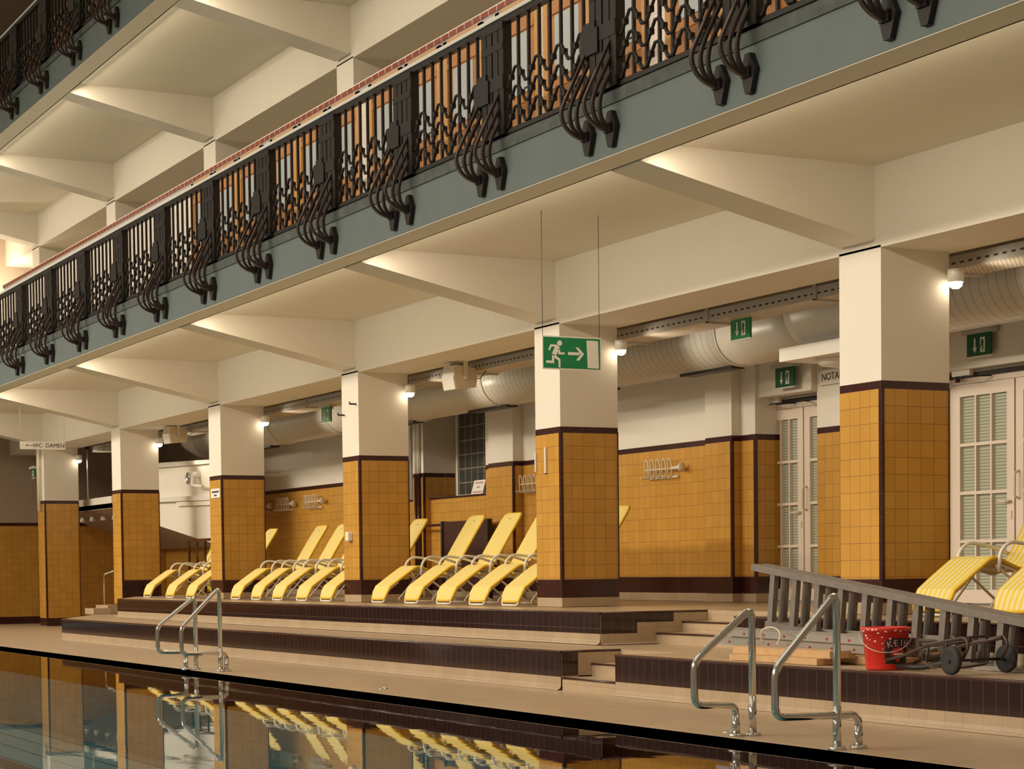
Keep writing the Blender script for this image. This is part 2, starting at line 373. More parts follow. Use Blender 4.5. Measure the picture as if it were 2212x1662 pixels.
# clad walls and pillars ----------------------------------------------
CLAD=[M['plaster'],M['brown'],M['orange'],M['tanskirt']]
def clad(mb,x0,x1,y0,y1,zf,zt,zs=1.067,zk=.862,zb=2.768,uo=None):
    uo=uo or (x0,y0)
    def seg(za,zb_,m): 
        mb.box(x0,x1,y0,y1,za,zb_,m,(uo[0],uo[1],za if m!=2 else zb_),skip='-z,+z')
    if zk>zf: seg(zf,zk,3)
    seg(max(zf,zk),zs,1); seg(zs,zb-.068,2); seg(zb-.068,zb,1); seg(zb,zt,0)
ORD=['first','second','third','fourth','fifth','sixth']
for k in range(6):
    x1=k*P; x0=x1-PW
    b=MB()
    if k==0: clad(b,x0,x1,0,PD,ZD,3.92,zs=.26,zk=.09)
    elif k==1:
        clad(b,x0,x1,.004,PD,ZM,3.92,zs=1.067,zk=ZM)
        b.box(x0,x1-.03,0,.004,.62,1.067,2,(x0,0,2.70),skip='+y')
    else: clad(b,x0,x1,0,PD,ZP,3.92)
    o=struct(b.obj('pillar',CLAD),'cream and ochre tiled pillar, %s'%['leftmost of the six along the terrace','second from the left, beside the dark railing','third from the left, carrying the small paper notice','fourth from the left, carrying the small white dispenser','fifth from the left, behind the hanging green exit sign','rightmost and largest in view, beside the metal door'][k],'pillar')
    # dark edge strips on two corners
    zlo={0:.26,1:.62}.get(k,1.06); b=MB()
    b.box(x1-.034,x1+.004,-.004,.03,zlo,2.72); b.box(x1-.01,x1+.004,PD-.012,PD+.004,zlo,2.72)
    b.obj('corner_strip',M['brown'],o)
    # storey above
    b=MB(); b.box(x0,x1,0,PD,4.98,8.16,0)
    struct(b.obj('pillar_upper',M['plaster']),'cream upper storey pillar above the %s pillar from the left'%ORD[k],'pillar')

def wallseg(name,boxes,label,zs=1.067):
    b=MB()
    for (x0,x1,y0,y1) in boxes: clad(b,x0,x1,y0,y1,ZP,4.62,zs)
    return struct(b.obj(name,CLAD),label,'wall')
wallseg('wall_back_1',[(5.0,11.25,2.98,3.3)],'tiled back wall with coat hooks between second and third visible pillars')
# window bay
b=MB()
def lowwall(b,x0,x1,y0,y1,zt):
    b.box(x0,x1,y0,y1,ZP,.862,3,(x0,y0,ZP)); b.box(x0,x1,y0,y1,.862,1.067,1,(x0,y0,.862)); b.box(x0,x1,y0,y1,1.067,zt-.03,2,(x0,y0,2.70)); b.box(x0-.0,x1,y0-.015,y1,zt-.03,zt,1)
lowwall(b,11.25,12.45,3.05,3.6,2.36); lowwall(b,12.85,15.25,3.05,3.6,2.36)
clad(b,12.45,12.86,2.93,3.6,ZP,4.62)
clad(b,15.25,15.62,2.86,3.6,ZP,4.62); clad(b,15.62,16.42,2.72,3.3,ZP,4.62)
o=struct(b.obj('wall_back_2',CLAD),'tiled back wall and piers around the glass block windows','wall')
b=MB(); b.box(12.83,12.865,2.925,2.96,1.06,2.72); b.box(16.39,16.425,2.715,2.75,1.06,2.72); b.obj('corner_strip',M['brown'],o)
wallseg('wall_back_3',[(16.42,21.55,2.88,3.3),(21.55,22.13,2.72,3.3),(22.13,22.44,2.85,3.3)],'tiled back wall with coat hooks left of the glazed double door')
b=MB()
clad(b,23.50,25.66,2.98,3.4,ZP,4.62); b.box(22.12,23.50,2.9,3.4,3.20,4.62,0); b.box(25.66,36,2.98,3.4,3.20,4.62,0)
clad(b,27.74,36,2.98,3.4,ZP,3.2)
o=struct(b.obj('wall_back_4',CLAD),'tiled back wall around the two glazed double doors','wall')
b=MB(); b.box(22.10,22.135,2.715,2.75,1.06,2.72); b.box(22.405,22.445,2.845,2.88,1.06,2.72); b.obj('corner_strip',M['brown'],o)
# windows
def window(name,x0,x1,label):
    r=empty(name); struct(r,label,'window'); z0,z1=2.37,4.3; y=3.46
    b=MB(); b.face([(x0,y,z0),(x1,y,z0),(x1,y,z1),(x0,y,z1)],[(0,0),(x1-x0,0),(x1-x0,z1-z0),(0,z1-z0)]); b.obj('glass_blocks',M['glassblock'],r)
    b=MB(); b.box(x0-.06,x0,y-.03,y+.02,z0-.03,z1); b.box(x1,x1+.06,y-.03,y+.02,z0-.03,z1); b.box(x0-.06,x1+.06,y-.04,y+.02,z0-.05,z0+.03)
    b.obj('window_frame',M['white'],r)
window('window_1',11.30,12.40,'narrow slice of dark glass block window left of the pipes')
window('window_2',13.10,15.15,'dark glass block window above the sill with the leaning white sign')
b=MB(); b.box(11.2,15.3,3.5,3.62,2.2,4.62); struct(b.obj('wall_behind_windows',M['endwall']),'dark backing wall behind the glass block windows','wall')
# end wall
b=MB(); X=-3
b.face([(X,-14,2.37),(X,4.2,2.37),(X,4.2,14),(X,-14,14)],None,0)
b.box(X-.2,X+.01,-14,4.2,ZD,.24,1,(0,0,ZD)); b.box(X-.2,X+.008,-14,4.2,.24,2.30,2,(0,0,2.30)); b.box(X-.2,X+.012,-14,4.2,2.30,2.37,1,(0,0,2.30))
struct(b.obj('wall_end',[M['endwall'],M['brown'],M['orange']]),'end wall of the hall with ochre tiles below brown plaster','wall')
# back wall of the two left bays
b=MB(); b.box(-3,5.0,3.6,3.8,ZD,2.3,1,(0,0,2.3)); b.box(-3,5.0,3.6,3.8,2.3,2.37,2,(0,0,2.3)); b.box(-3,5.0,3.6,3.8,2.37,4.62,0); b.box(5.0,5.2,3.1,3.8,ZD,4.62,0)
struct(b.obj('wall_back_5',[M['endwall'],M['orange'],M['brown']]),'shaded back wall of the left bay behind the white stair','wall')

# floors, beams and fascias of the two galleries ---------------------------
def gallery(dz,lab):
    Z=lambda z:z+dz
    b=MB(); b.box(-3,XR,-2.34,3.6,Z(4.6),Z(4.97))
    struct(b.obj('ceiling_%s'%lab[0],M['plaster2']),'cream coffered ceiling slab under the %s balcony'%lab[1],'ceiling')
    b=MB(); b.box(-3,XR,-.0,.80,Z(3.9005),Z(4.605))
    struct(b.obj('beam_long_%s'%lab[0],M['plaster']),'long cream beam over the pillars under the %s balcony'%lab[1],'beam')
    for k in range(0,7):
        xa,xb=k*P-.55,k*P-.08
        b=MB(); b.prism([(-2.33,Z(4.45)),(-.03,Z(3.965)),(0.005,Z(3.995)),(0.005,Z(4.605)),(-2.33,Z(4.605))],'x',xa,xb)
        struct(b.obj('beam_cross_%s'%lab[0],M['plaster']),'tapered cream cross beam under the %s balcony, number %d from the left'%(lab[1],k+1),'beam')
    r=empty('trim_balcony_%s'%lab[0]); struct(r,'grey teal fascia along the edge of the %s balcony'%lab[1],'fascia')
    b=MB(); b.box(-3,XR,-2.62,-2.33,Z(4.47),Z(4.86),skip='-z'); b.obj('fascia_board',M['teal'],r)
    b=MB(); b.box(-3,XR,-2.615,-2.325,Z(4.462),Z(4.472)); b.box(-3,XR,-2.34,-2.322,Z(4.462),Z(4.60)); b.obj('soffit_strip',M['plaster2'],r)
    b=MB(); b.prism([(-2.635,Z(4.862)),(-2.635,Z(4.955)),(-2.60,Z(4.985)),(-2.30,Z(4.985)),(-2.30,Z(4.862))],'x',-3,XR); b.obj('kerb',M['kerb'],r)
gallery(0,('lower','lower')); gallery(D,('upper','upper'))
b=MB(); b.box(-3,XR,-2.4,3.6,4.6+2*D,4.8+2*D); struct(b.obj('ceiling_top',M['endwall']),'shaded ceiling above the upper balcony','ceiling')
b=MB(); b.box(-3,XR,3.2,3.4,4.97,13.5); struct(b.obj('wall_gallery_back',M['plaster']),'rear wall behind the balcony cabins','wall')

# cabins on the lower balcony (upper storey) -------------------------------
def cabins(dz,x_end,dark,names,centres):
    Y=-1.2; z0=4.985+dz; zt=6.95+dz
    r=empty('wall_cabins_%s'%names[0]); struct(r,'white tiled front wall of the changing cabins on the %s balcony'%names[0],'wall')
    b=MB(); b.box(x_end,XR,Y,Y+.12,z0,zt); b.obj('tiled_front',M['wood'] if dark else M['whitetile'],r)
    b=MB(); b.box(x_end,XR,Y-.02,Y+.14,zt,zt+.052); b.box(x_end,XR,Y-.02,Y+.14,zt+.052,zt+.062,1); b.obj('tile_course',[M['redtile'],M['coping']],r)
    n=3
    for i,(x,w) in enumerate(centres):
        d=empty('door_%d'%(names[2]+i),(x,Y,z0)); struct(d,'orange wood cabin door with frosted pane on %s balcony, number %d from the right'%(names[0],i+1),'door')
        b=MB()
        b.box(-w/2,-w/2+.09,-.03,0,0,1.93); b.box(w/2-.09,w/2,-.03,0,0,1.93); b.box(-w/2,w/2,-.03,0,1.84,1.93); b.obj('door_frame',M['wood2'],d)
        b=MB(); a=w/2-.10
        b.box(-a,a,-.018,0,.02,1.84)
        for (zz0,zz1) in ((.12,.45),(.55,.88)): b.box(-a+.11,a-.11,-.026,-.018,zz0,zz1)
        b.box(-a,a,-.030,-.018,.90,.98); b.box(-a,a,-.030,-.018,1.62,1.68)
        b.obj('leaf',M['wood'],d)
        b=MB(); b.box(-a+.13,a-.13,-.024,-.017,1.0,1.60); b.obj('pane',M['frosted'],d)
        b=MB(); b.box(a-.07,a-.04,-.07,-.02,.96,1.06); b.cyl((a-.055,-.06,1.02),(a-.15,-.06,1.02),.01,8); b.obj('door_handle',M['iron'],d)
cen=[]
for n in range(-2,5):
    base=25.23-3.3*n
    for o in (1.02,0,-1.03): cen.append((base+o,.94))
cen=[c for c in cen if 2.6<c[0]<33.5][:18]
cabins(0,1.86,False,('lower',0,3),cen)
cabins(D,1.86,True,('upper',0,30),[])

# ------------------------------------------------------------------ balcony railings
def railing(dz,label,nb,budget,x_left):
    root=empty('balcony_railing',(0,0,dz)); tag(root,label,'railing')
    Y=-2.60; zb,zt=4.985,6.0
    b=MB(); b.box(x_left,XR,Y-.035,Y+.035,zt-.05,zt); b.box(x_left,XR,Y-.02,Y+.02,zb,zb+.03); b.obj('rail_bar',M['iron'],root)
    h=MB().box(x_left,XR,Y-.05,Y+.09,zt,zt+.032).obj('coping_strip',M['coping'],root); tag(h,'white stone edge strip')
    x_c=[30.02+.29-1.93*j for j in range(-1,nb)]
    rest=MB(); made=0
    for j,xc in enumerate(x_c):
        p=MB()
        for q in (-.165,-.058,.058,.165): p.box(xc+q-.046,xc+q+.046,Y-.055,Y+.03,zb,zt-.04)
        for (za,zc) in ((zb,zb+.08),(zb+.40,zb+.52),(zb+.74,zb+.80),(zt-.10,zt-.04)): p.box(xc-.205,xc+.205,Y-.06,Y+.03,za,zc)
        p.box(xc-.205,xc+.205,Y-.035,Y-.025,zb+.52,zb+.74)
        po=p.obj('post',M['iron'],root)
        for off in (-.26,.11):                        # paired scroll brackets
            X=xc+off; br=MB()
            for (amp,zs,s) in ((.29,5.45,1.0),(.215,5.32,1.0),(.15,5.19,1.0)):
                zc=4.85; k_=amp/.29; pts=[(X,Y,zs),(X,Y-.25*k_,4.95),(X,Y-.30*k_,4.84),(X,Y-.27*k_,4.74-.0*k_),(X,Y-.19*k_,4.67+.02*(1-k_)),(X,Y-.09*k_,4.64+.03*(1-k_)),(X,Y-.02,4.66)]
                br.tube(fillet(pts,.12,3),0,rect=(.034,.022))
            bo=br.obj('bracket',M['ironbrown'],po)
            pl=MB(); c=(X,4.66)
            pl.prism([(X-.03,4.52),(X+.035,4.52),(X+.095,4.68),(X+.03,4.80),(X-.03,4.80),(X-.085,4.68)],'y',-2.665,-2.621); pl.box(X-.05,X+.05,-2.69,-2.66,4.63,4.70)
            pl.obj('anchor_plate',M['iron'],po)
        # head of the bracket pair
        hd=MB(); hd.box(xc-.33,xc-.05,Y-.075,Y-.02,5.30,5.50); hd.box(xc-.28,xc-.10,Y-.07,Y-.02,5.50,5.56); hd.obj('bracket_head',M['iron'],po)
        # the panel to the left of this post
        xa,xe=xc-1.93+.205,xc-.205
        pn=MB(); pn.box(xa,xe,Y-.012,Y+.012,zb+.03,zb+.045); pan=pn.obj('panel',M['iron'],root)
        n=7; xs=[xa+(xe-xa)*(i+1)/(n+1) for i in range(n)]
        for x in xs:
            if made<budget:
                MB().box(x-.0125,x+.0125,Y-.0125,Y+.0125,zb,zt-.05).obj('baluster',M['iron'],pan); made+=1
            else: rest.box(x-.0125,x+.0125,Y-.0125,Y+.0125,zb,zt-.05)
        sp=(xe-xa)/(n+1)
        for zc in (5.455,5.285,5.115):
            z=MB(); pts=[]
            for i in range(n+2):
                up=1 if i%2 else -1; x=xa+sp*i
                pts+= [(x-.035,Y-.02,zc+up*.075),(x+.035,Y-.02,zc+up*.075)]
            z.tube([(max(xa,min(xe,q[0])),q[1],q[2]) for q in pts],.0155,6)
            for i in range(n+1):
                up=1 if i%2 else -1; z.box(xa+sp*(i+.5)-.02,xa+sp*(i+.5)+.02,Y-.04,Y+.0,zc-.022,zc+.022)
            z.obj('zigzag_band',M['iron'],pan)
    if rest.v: tag(rest.obj('balusters_far',M['iron'],root),kind='stuff')
    return root
railing(0,'dark wrought iron railing with scroll brackets along the lower balcony',13,98,5.0)
railing(D,'unlit dark railing of the upper balcony in the top left corner',14,98,3.0)

# ------------------------------------------------------------------ lamps
def area(name,loc,target,sx,sy,power,color,spread=PI):
    l=bpy.data.lights.new(name,'AREA'); l.shape='RECTANGLE'; l.size=sx; l.size_y=sy; l.energy=power; l.color=color; l.spread=spread
    o=bpy.data.objects.new(name,l); COL.objects.link(o); o.location=loc
    d=Vector(target)-Vector(loc); o.rotation_euler=d.to_track_quat('-Z','Y').to_euler(); return o
WARM=(1,.85,.63); KEYC=(1,.90,.74)
def tubes(dz,k0,k1,power,where):
    for k in range(k0,k1):
        for s,(xa,xb) in enumerate(((.05,2.50),(2.60,5.05))):
            x0,x1=k*P+xa,k*P+xb; y,z=-2.285,4.523+dz
            t=empty('fluorescent_tube_lamp',((x0+x1)/2,y,z))
            tag(t,'%s balcony fluorescent tube, %s one of the %s bay from the left'%(where,('left','right')[s],ORD[k]),'lamp','fluorescent tubes behind the balcony edges')
            h=(x1-x0)/2
            MB().cyl((-h+.03,0,0),(h-.03,0,0),.014,10).obj('glass_tube',M['tube'],t)
            MB().box(-h,h,-.032,-.014,-.012,.05).obj('batten',M['white'],t)
            area('tube_light',((x0+x1)/2,y+.03,z-.012),((x0+x1)/2,y+.03+.50,z-1.0),x1-x0,.05,power,WARM)
tubes(0,0,6,25,'lower'); tubes(D,0,6,27,'upper')

# key: the opposite gallery's lamps across the pool
area('opposite_gallery_light',(16,-19,8.3),(20,0,-1.5),46,.5,1650,KEYC,1.25)
area('hall_fill_light',(20,-12,14),(20,-4,0),40,9,620,KEYC,2.6)
w=bpy.data.worlds.new('hall'); S.world=w; w.use_nodes=True; w.node_tree.nodes['Background'].inputs['Color'].default_value=(.95,.74,.50,1); w.node_tree.nodes['Background'].inputs['Strength'].default_value=.20
# wall lamp on the end wall of the upper storey
t=empty('wall_lamp',(-2.98,.40,8.30)); tag(t,'small wall lamp on the bright end wall of the upper storey','lamp')
MB().cyl((.06,0,-.14),(.06,0,.14),.05,12).obj('shade',M['lampglow'],t); MB().box(-.01,.02,-.05,.05,-.06,.06).obj('back_plate',M['white'],t)
l=bpy.data.lights.new('end_wall_light','POINT'); l.energy=130; l.color=WARM; l.shadow_soft_size=.1; o=bpy.data.objects.new('end_wall_light',l); COL.objects.link(o); o.location=(-2.2,-.5,7.4)

# small downlights behind the pillars
for k in range(0,6):
    x,y,z=k*P+.10,.73,3.63
    t=empty('downlight_lamp',(x,y,z)); tag(t,'small round white lamp under the cable tray behind the %s pillar from the left'%ORD[k],'lamp','round lamps behind the pillars')
    MB().lathe([(0,.11),(.065,.11),(.07,.10),(.07,.0),(.062,-.004),(.062,.01),(0,.012)],(0,0,0),'z',20).obj('lamp_housing',M['white'],t)
    MB().lathe([(0,.010),(.058,.010),(.055,-.035),(.03,-.055),(0,-.06)],(0,0,0),'z',20).obj('lens',M['lampglow'],t)
    l=bpy.data.lights.new('downlight','SPOT'); l.energy=30; l.color=(1,.88,.68); l.spot_size=1.9; l.spot_blend=.9; l.shadow_soft_size=.05
    o=bpy.data.objects.new('downlight',l); COL.objects.link(o); o.location=(x+.02,y+.08,z-.08)
    o.rotation_euler=Vector((.55,1.0,.06)).to_track_quat('-Z','Y').to_euler()

#PART2
# ------------------------------------------------------------------ sun loungers
def make_lounger():
    r=empty('sun_lounger')
    prof=[(0,.055),(.035,.15),(.07,.215),(.17,.285),(.30,.375),(.42,.455),(.47,.478),(.52,.472),(.62,.43),(.74,.385),(.86,.365),(.95,.39),(1.03,.46),(1.10,.55),(1.20,.71),(1.32,.90),(1.44,1.08),(1.475,1.13),(1.495,1.155)]
    pts=[Vector((0,a,b)) for a,b in prof]; N=len(pts); T=.013
    wid=[.20]+[.228]*2+[.235]*(N-5)+[.225,.185]; wid[0]=.205
    nor=[]
    for i in range(N):
        d=(pts[min(i+1,N-1)]-pts[max(i-1,0)]).normalized(); nor.append(Vector((0,-d.z,d.y)))
    f=MB(); ln=[0]
    for i in range(1,N): ln.append(ln[-1]+(pts[i]-pts[i-1]).length)
    def c(i,s,side): return pts[i]+nor[i]*T*s+Vector((wid[i]*side,0,0))
    for i in range(N-1):
        for s in (1,-1):
            q=[c(i,s,-1),c(i,s,1),c(i+1,s,1),c(i+1,s,-1)]
            u=[(.5-wid[i],ln[i]),(.5+wid[i],ln[i]),(.5+wid[i+1],ln[i+1]),(.5-wid[i+1],ln[i+1])]
            u=[((x-.265)/.47,y) for x,y in u]
            if s<0: q=q[::-1]; u=u[::-1]
            f.face(q,u,0,True)
    f.obj('sling',M['fabric'],r)
    h=MB()
    for side in (-1,1):
        h.tube([c(i,0,side) for i in range(N)],.0165,6)
    for e in (0,N-1): h.tube([c(e,0,-1),c(e,0,1)],.0165,6)
    h.obj('hem',M['fabricedge'],r)
    b=MB(); sr=MB()
    for s in (-1,1):
        b.tube(fillet([(s*.205,.20,.275),(s*.205,.06,.175),(s*.20,-.005,.035),(s*.17,-.01,.014)],.05),.012,7)
        sr.tube(fillet([(s*.22,.52,.43),(s*.22,.86,.33),(s*.22,1.0,.38)],.05),.012,7)
    b.tube([(-.17,-.01,.014),(.17,-.01,.014)],.012,7)
    sr.tube([(-.22,.62,.385),(.22,.62,.385)],.011,7)
    b.obj('foot_frame',M['white'],r); sr.obj('seat_frame',M['white'],r)
    for s in (-1,1):
        MB().tube(fillet([(s*.235,.50,.41),(s*.235,.66,.30),(s*.235,1.02,.03),(s*.20,1.05,.014)],.05),.0125,7).obj('leg',M['white'],r)
        MB().tube(fillet([(s*.245,.70,.37),(s*.245,.40,.04),(s*.245,.46,.014),(s*.245,.98,.014)],.05),.0115,7).obj('leg',M['white'],r)
        MB().tube(fillet([(s*.255,.51,.36),(s*.26,.52,.53),(s*.26,.62,.61),(s*.26,.84,.585),(s*.255,1.10,.50)],.09,6),.0165,8).obj('armrest',M['white'],r)
    [MB().tube([(-w_,q,.014),(w_,q,.014)],.012,7).obj('cross_bar',M['white'],r) for w_,q in ((.20,1.05),(.245,.72))]
    p=c(N-3,1.25,0); b=MB(); b.box(-.018,.018,p.y-.012,p.y+.012,p.z-.004,p.z+.004); b.obj('maker_badge',M['grey'],r)
    return r
LOUNGE=[
 (7.75,-.15,'yellow striped sun lounger farthest left, beside the dark railing'),
 (9.06,-.15,'yellow striped sun lounger, middle of the three by the yellow hose'),
 (10.17,-.15,'yellow striped sun lounger just left of the pillar with the paper notice'),
 (12.42,-.15,'yellow striped sun lounger just right of the pillar with the paper notice'),
 (13.36,-.15,'second yellow striped sun lounger right of the pillar with the paper notice'),
 (14.28,-.15,'yellow striped sun lounger, middle of five under the paired hook racks'),
 (15.27,-.15,'second yellow striped sun lounger left of the pillar with the white dispenser'),
 (16.20,-.15,'yellow striped sun lounger half hidden left of the pillar with the white dispenser'),
 (18.03,-.15,'yellow striped sun lounger just right of the pillar with the white dispenser'),
 (19.09,-.15,'second yellow striped sun lounger right of the pillar with the white dispenser'),
 (20.05,-.15,'yellow striped sun lounger, middle of five in front of the brown board'),
 (20.97,-.15,'second yellow striped sun lounger left of the pillar behind the exit sign'),
 (21.83,-.15,'yellow striped sun lounger half hidden left of the pillar behind the exit sign'),
 (29.28,-.12,'broad striped yellow lounger behind the grey ladder, before the glazed door'),
 (30.28,-.12,'broad striped yellow lounger cut off by the right edge of the photo')]
proto=make_lounger()
for i,(x,y,lab) in enumerate(LOUNGE):
    o=proto if i==0 else copy_tree(proto)
    o.location=(x,y,ZP); tag(o,lab,'sun lounger','sun loungers along the terrace')

# ------------------------------------------------------------------ pool handrails
def handrail(X,post,low,top,lab):
    r=empty('pool_handrail',(X,post,ZD)); tag(r,lab,'handrail','steel pool handrails')
    Yp=0; yl=low-post; yo=-.45
    path=[(0,Yp,0),(0,Yp,top-.02),(0,Yp-.07,top+.02),(0,yo,.49),(0,yo,.25),(0,yo+.06,.215),(0,yl,.205),(0,yl,0)]
    pts=[(0,Yp,0),(0,Yp,top),(0,yo,.50),(0,yo,.215),(0,yl,.205),(0,yl,0)]
    MB().tube(fillet(pts,.065,6),.0235,14).obj('rail',M['chrome'],r)
    for y in (Yp,yl): MB().lathe([(0,0),(.055,0),(.055,.014),(.045,.02),(0,.02)],(0,y,0),'z',20).obj('flange',M['chrome'],r)
    for y,h in ((Yp,.26),(yl,.14)): MB().cyl((0,y,0),(0,y,h),.0265,14).obj('sleeve',M['chrome'],r)
handrail(20.30,-3.43,-3.55,.84,'left rail of the far pair of steel pool handrails')
handrail(20.95,-3.36,-3.29,.94,'right rail of the far pair of steel pool handrails')
handrail(31.38,-3.31,-3.44,.84,'left rail of the near pair of steel pool handrails')
handrail(32.51,-3.47,-3.31,.95,'right rail of the near pair of steel pool handrails, largest one')
def deckring(x,y,lab):
    o=MB().lathe([(0,0),(.05,0),(.05,.006),(.035,.008),(.03,.002),(0,.002)],(x,y,ZD),'z',18).obj('drain_ring',M['chrome']); tag(o,lab,'drain')
deckring(31.08,-3.30,'small steel ring in the deck left of the near handrails'); deckring(25.1,-3.2,'small steel ring in the deck edge before the lower steps')

# ------------------------------------------------------------------ doors
def gdoor(name,xc,w,y,z1,label):
    r=empty(name,(xc,y,ZP)); struct(r,label,'door'); H=2.30; h0=w/2
    b=MB()
    b.box(-h0,-h0+.07,-.03,.06,0,H); b.box(h0-.07,h0,-.03,.06,0,H); b.box(-h0,h0,-.03,.06,H,H+.06); b.box(-h0,h0,-.02,.05,H+.06,z1-ZP); b.obj('door_frame',M['doorwhite'],r)
    b=MB(); b.box(-h0,h0,-.05,-.02,z1-ZP-.05,z1-ZP); b.box(-h0,h0,-.045,-.02,H+.065,H+.075); b.obj('head_seal',M['iron'],r)
    half=(w-.14-.03)/2
    for s in (-1,1):
        x0=-h0+.075 if s<0 else .01; lw=half-.005
        lf=empty('leaf_group') if False else None
        b=MB(); st=.11; xi0,xi1=x0+st,x0+lw-st
        b.box(x0,xi0,-.035,.015,.02,H-.005); b.box(xi1,x0+lw,-.035,.015,.02,H-.005)
        b.box(xi0,xi1,-.035,.015,.02,.16); b.box(xi0,xi1,-.035,.015,H-.13,H-.005)
        nx=3 if s>0 or w>1.3 else 3
        for k in (1,2):
            xm=xi0+(xi1-xi0)*k/3; b.box(xm-.011,xm+.011,-.034,.012,.16,H-.13)
        for k in range(1,4):
            zm=.16+(H-.29)*k/4; b.box(xi0,xi1,-.033,.012,zm-.016,zm+.016)
        leaf=b.obj('leaf',M['doorwhite'],r)
        b=MB(); b.face([(xi0,.004,.16),(xi1,.004,.16),(xi1,.004,H-.13),(xi0,.004,H-.13)]); b.obj('pane',M['blind'],leaf)
        b=MB(); hx=x0+lw-.05 if s<0 else x0+.05; d=-1 if s<0 else 1
        if s<0:
            b.cyl((hx,-.035,1.06),(hx,-.09,1.06),.012,8); b.cyl((hx,-.085,1.06),(hx-.14,-.085,1.06),.013,8); b.box(hx-.02,hx+.02,-.045,-.035,.88,.96)
        else: b.tube(fillet([(hx,-.035,1.08),(hx,-.10,1.10),(hx,-.10,1.34),(hx,-.035,1.36)],.04),.012,8)
        b.obj('door_handle',M['cream'],leaf)
        b=MB(); cx=x0+.20 if s<0 else x0+lw-.20
        b.box(cx-.14,cx+.14,-.10,-.02,H+.08,H+.19); b.obj('door_closer',M['white'],r)
        b=MB(); b.tube([(cx+.08*s,-.07,H+.06),(cx-.28*s,-.30,H+.045)],.008,6); b.tube([(cx-.28*s,-.30,H+.045),(cx-.42*s,-.05,H+.05)],.008,6); b.cyl((cx+.08*s,-.07,H+.02),(cx+.08*s,-.07,H+.09),.025,10); b.obj('closer_arm',M['iron'],r)
gdoor('door_1',22.98,1.66,3.20,3.17,'cream metal double door with small panes between the piers')
gdoor('door_2',26.70,2.06,3.12,3.17,'cream metal double door with small panes behind the right loungers')

# ------------------------------------------------------------------ air duct and tray
r=empty('air_duct',(0,2.1,3.85)); tag(r,'white spiral air duct running along the back wall above the doors','air duct')
b=MB(); b.cyl((4.7,0,0),(23.3,0,0),.38,40); b.cyl((26.3,0,0),(XR,0,0),.40,40); b.obj('pipe',M['galv'],r)
b=MB(); b.tube([(4.7,0,0),(4.35,0,.0),(3.95,0,.10),(3.62,0,.32),(3.45,0,.62),(3.42,0,.78)],.38,28); b.obj('elbow',M['ductplain'],r)
b=MB(); b.lathe([(0,23.3),(.385,23.3),(.39,23.55),(.385,23.8),(.33,24.3),(.30,24.78),(0,24.78)],(0,0,0),'x',36); b.obj('taper',M['ductplain'],r)
b=MB(); b.lathe([(0,24.72),(.40,24.72),(.47,24.95),(.47,26.2),(.40,26.35),(0,26.35)],(0,-.05,.05),'x',36); b.obj('fan_drum',M['ductplain'],r)
b=MB(); b.box(24.72,26.0,-.50,.40,-.50,-.36); b.lathe([(0,-.60),(.20,-.57),(.26,-.52),(.26,-.50),(0,-.50)],(25.25,-.1,0),'z',24); b.obj('hood',M['white'],r)
for xx in (8.9,11.6,14.6,17.4,20.1,23.3,28.6):
    MB().lathe([(.378,-.012),(.40,-.012),(.40,.012),(.378,.012)],(xx,0,0),'x',40).obj('joint_ring',M['ductplain'],r)
for xa,xb in ((7.1,8.3),(13.6,14.5),(16.4,17.6),(19.3,20.4),(22.1,23.2)):
    MB().box(xa,xb,-.09,.09,-.405,-.375).obj('slot_outlet',M['iron'],r)
r=empty('cable_tray',(0,0,3.80)); tag(r,'perforated white cable tray running behind the pillars','cable tray')
b=MB()
b.face([(.2,1.0,0),(XR,1.0,0),(XR,1.0,.12),(.2,1.0,.12)],[(.2,0),(XR,0),(XR,.12),(.2,.12)],0)
b.face([(.2,1.42,0),(XR,1.42,0),(XR,1.42,.12),(.2,1.42,.12)],[(.2,0),(XR,0),(XR,.12),(.2,.12)],0)
b.face([(.2,1.42,0),(XR,1.42,0),(XR,1.0,0),(.2,1.0,0)],[(.2,.42),(XR,.42),(XR,0),(.2,0)],1)
b.obj('trough',[M['tray'],M['traymesh']],r)
b=MB()
for q in (0,.05,.09): b.tube([(.2,1.12+q,.05),(9,1.14+q,.06),(18,1.11+q,.05),(27,1.15+q,.06),(XR,1.12+q,.05)],.015,6)
tag(b.obj('cables',M['rubber'],r),kind='stuff')
for k in range(19):
    x=1.1+1.93*k; b=MB(); b.box(x-.025,x+.025,.985,1.0,-.01,.80); b.box(x-.025,x+.025,.985,1.44,-.02,0); b.obj('hanger',M['grey'],r)

# ------------------------------------------------------------------ signs
def stick(mb,pts,w,y0,y1,f):
    for (a,b_) in zip(pts[:-1],pts[1:]):
        a=Vector(a); b_=Vector(b_); d=(b_-a).normalized(); n=Vector((-d.y,d.x))*w/2; a2=a-d*w*.3; b2=b_+d*w*.3
        mb.prism([f(*(a2+n)),f(*(b2+n)),f(*(b2-n)),f(*(a2-n))],'x',y0,y1)
r=empty('hanging_exit_sign',(25.4,-1.3,3.26)); tag(r,'large green running man exit sign with right arrow, hanging on two wires','exit sign')
b=MB(); b.box(-.006,.006,-.325,.325,-.16,.16); b.obj('panel',M['signwhite'],r)
b=MB(); b.box(.006,.008,-.312,.312,-.147,.147); b.obj('green_field',M['green'],r)
g=lambda u,v:((u-818)/1035*.65,-(v-1285)/545*.32+(-(u-818)/1035*-.0)) 
def G(u,v): return ((u-818)/1052*.65, -(v-(1283+(u-818)*.055))/560*.32)
b=MB()
head=[G(600+43*math.cos(a),1112+46*math.sin(a)) for a in [2*PI*i/18 for i in range(18)]]; b.prism(head,'x',.008,.010)
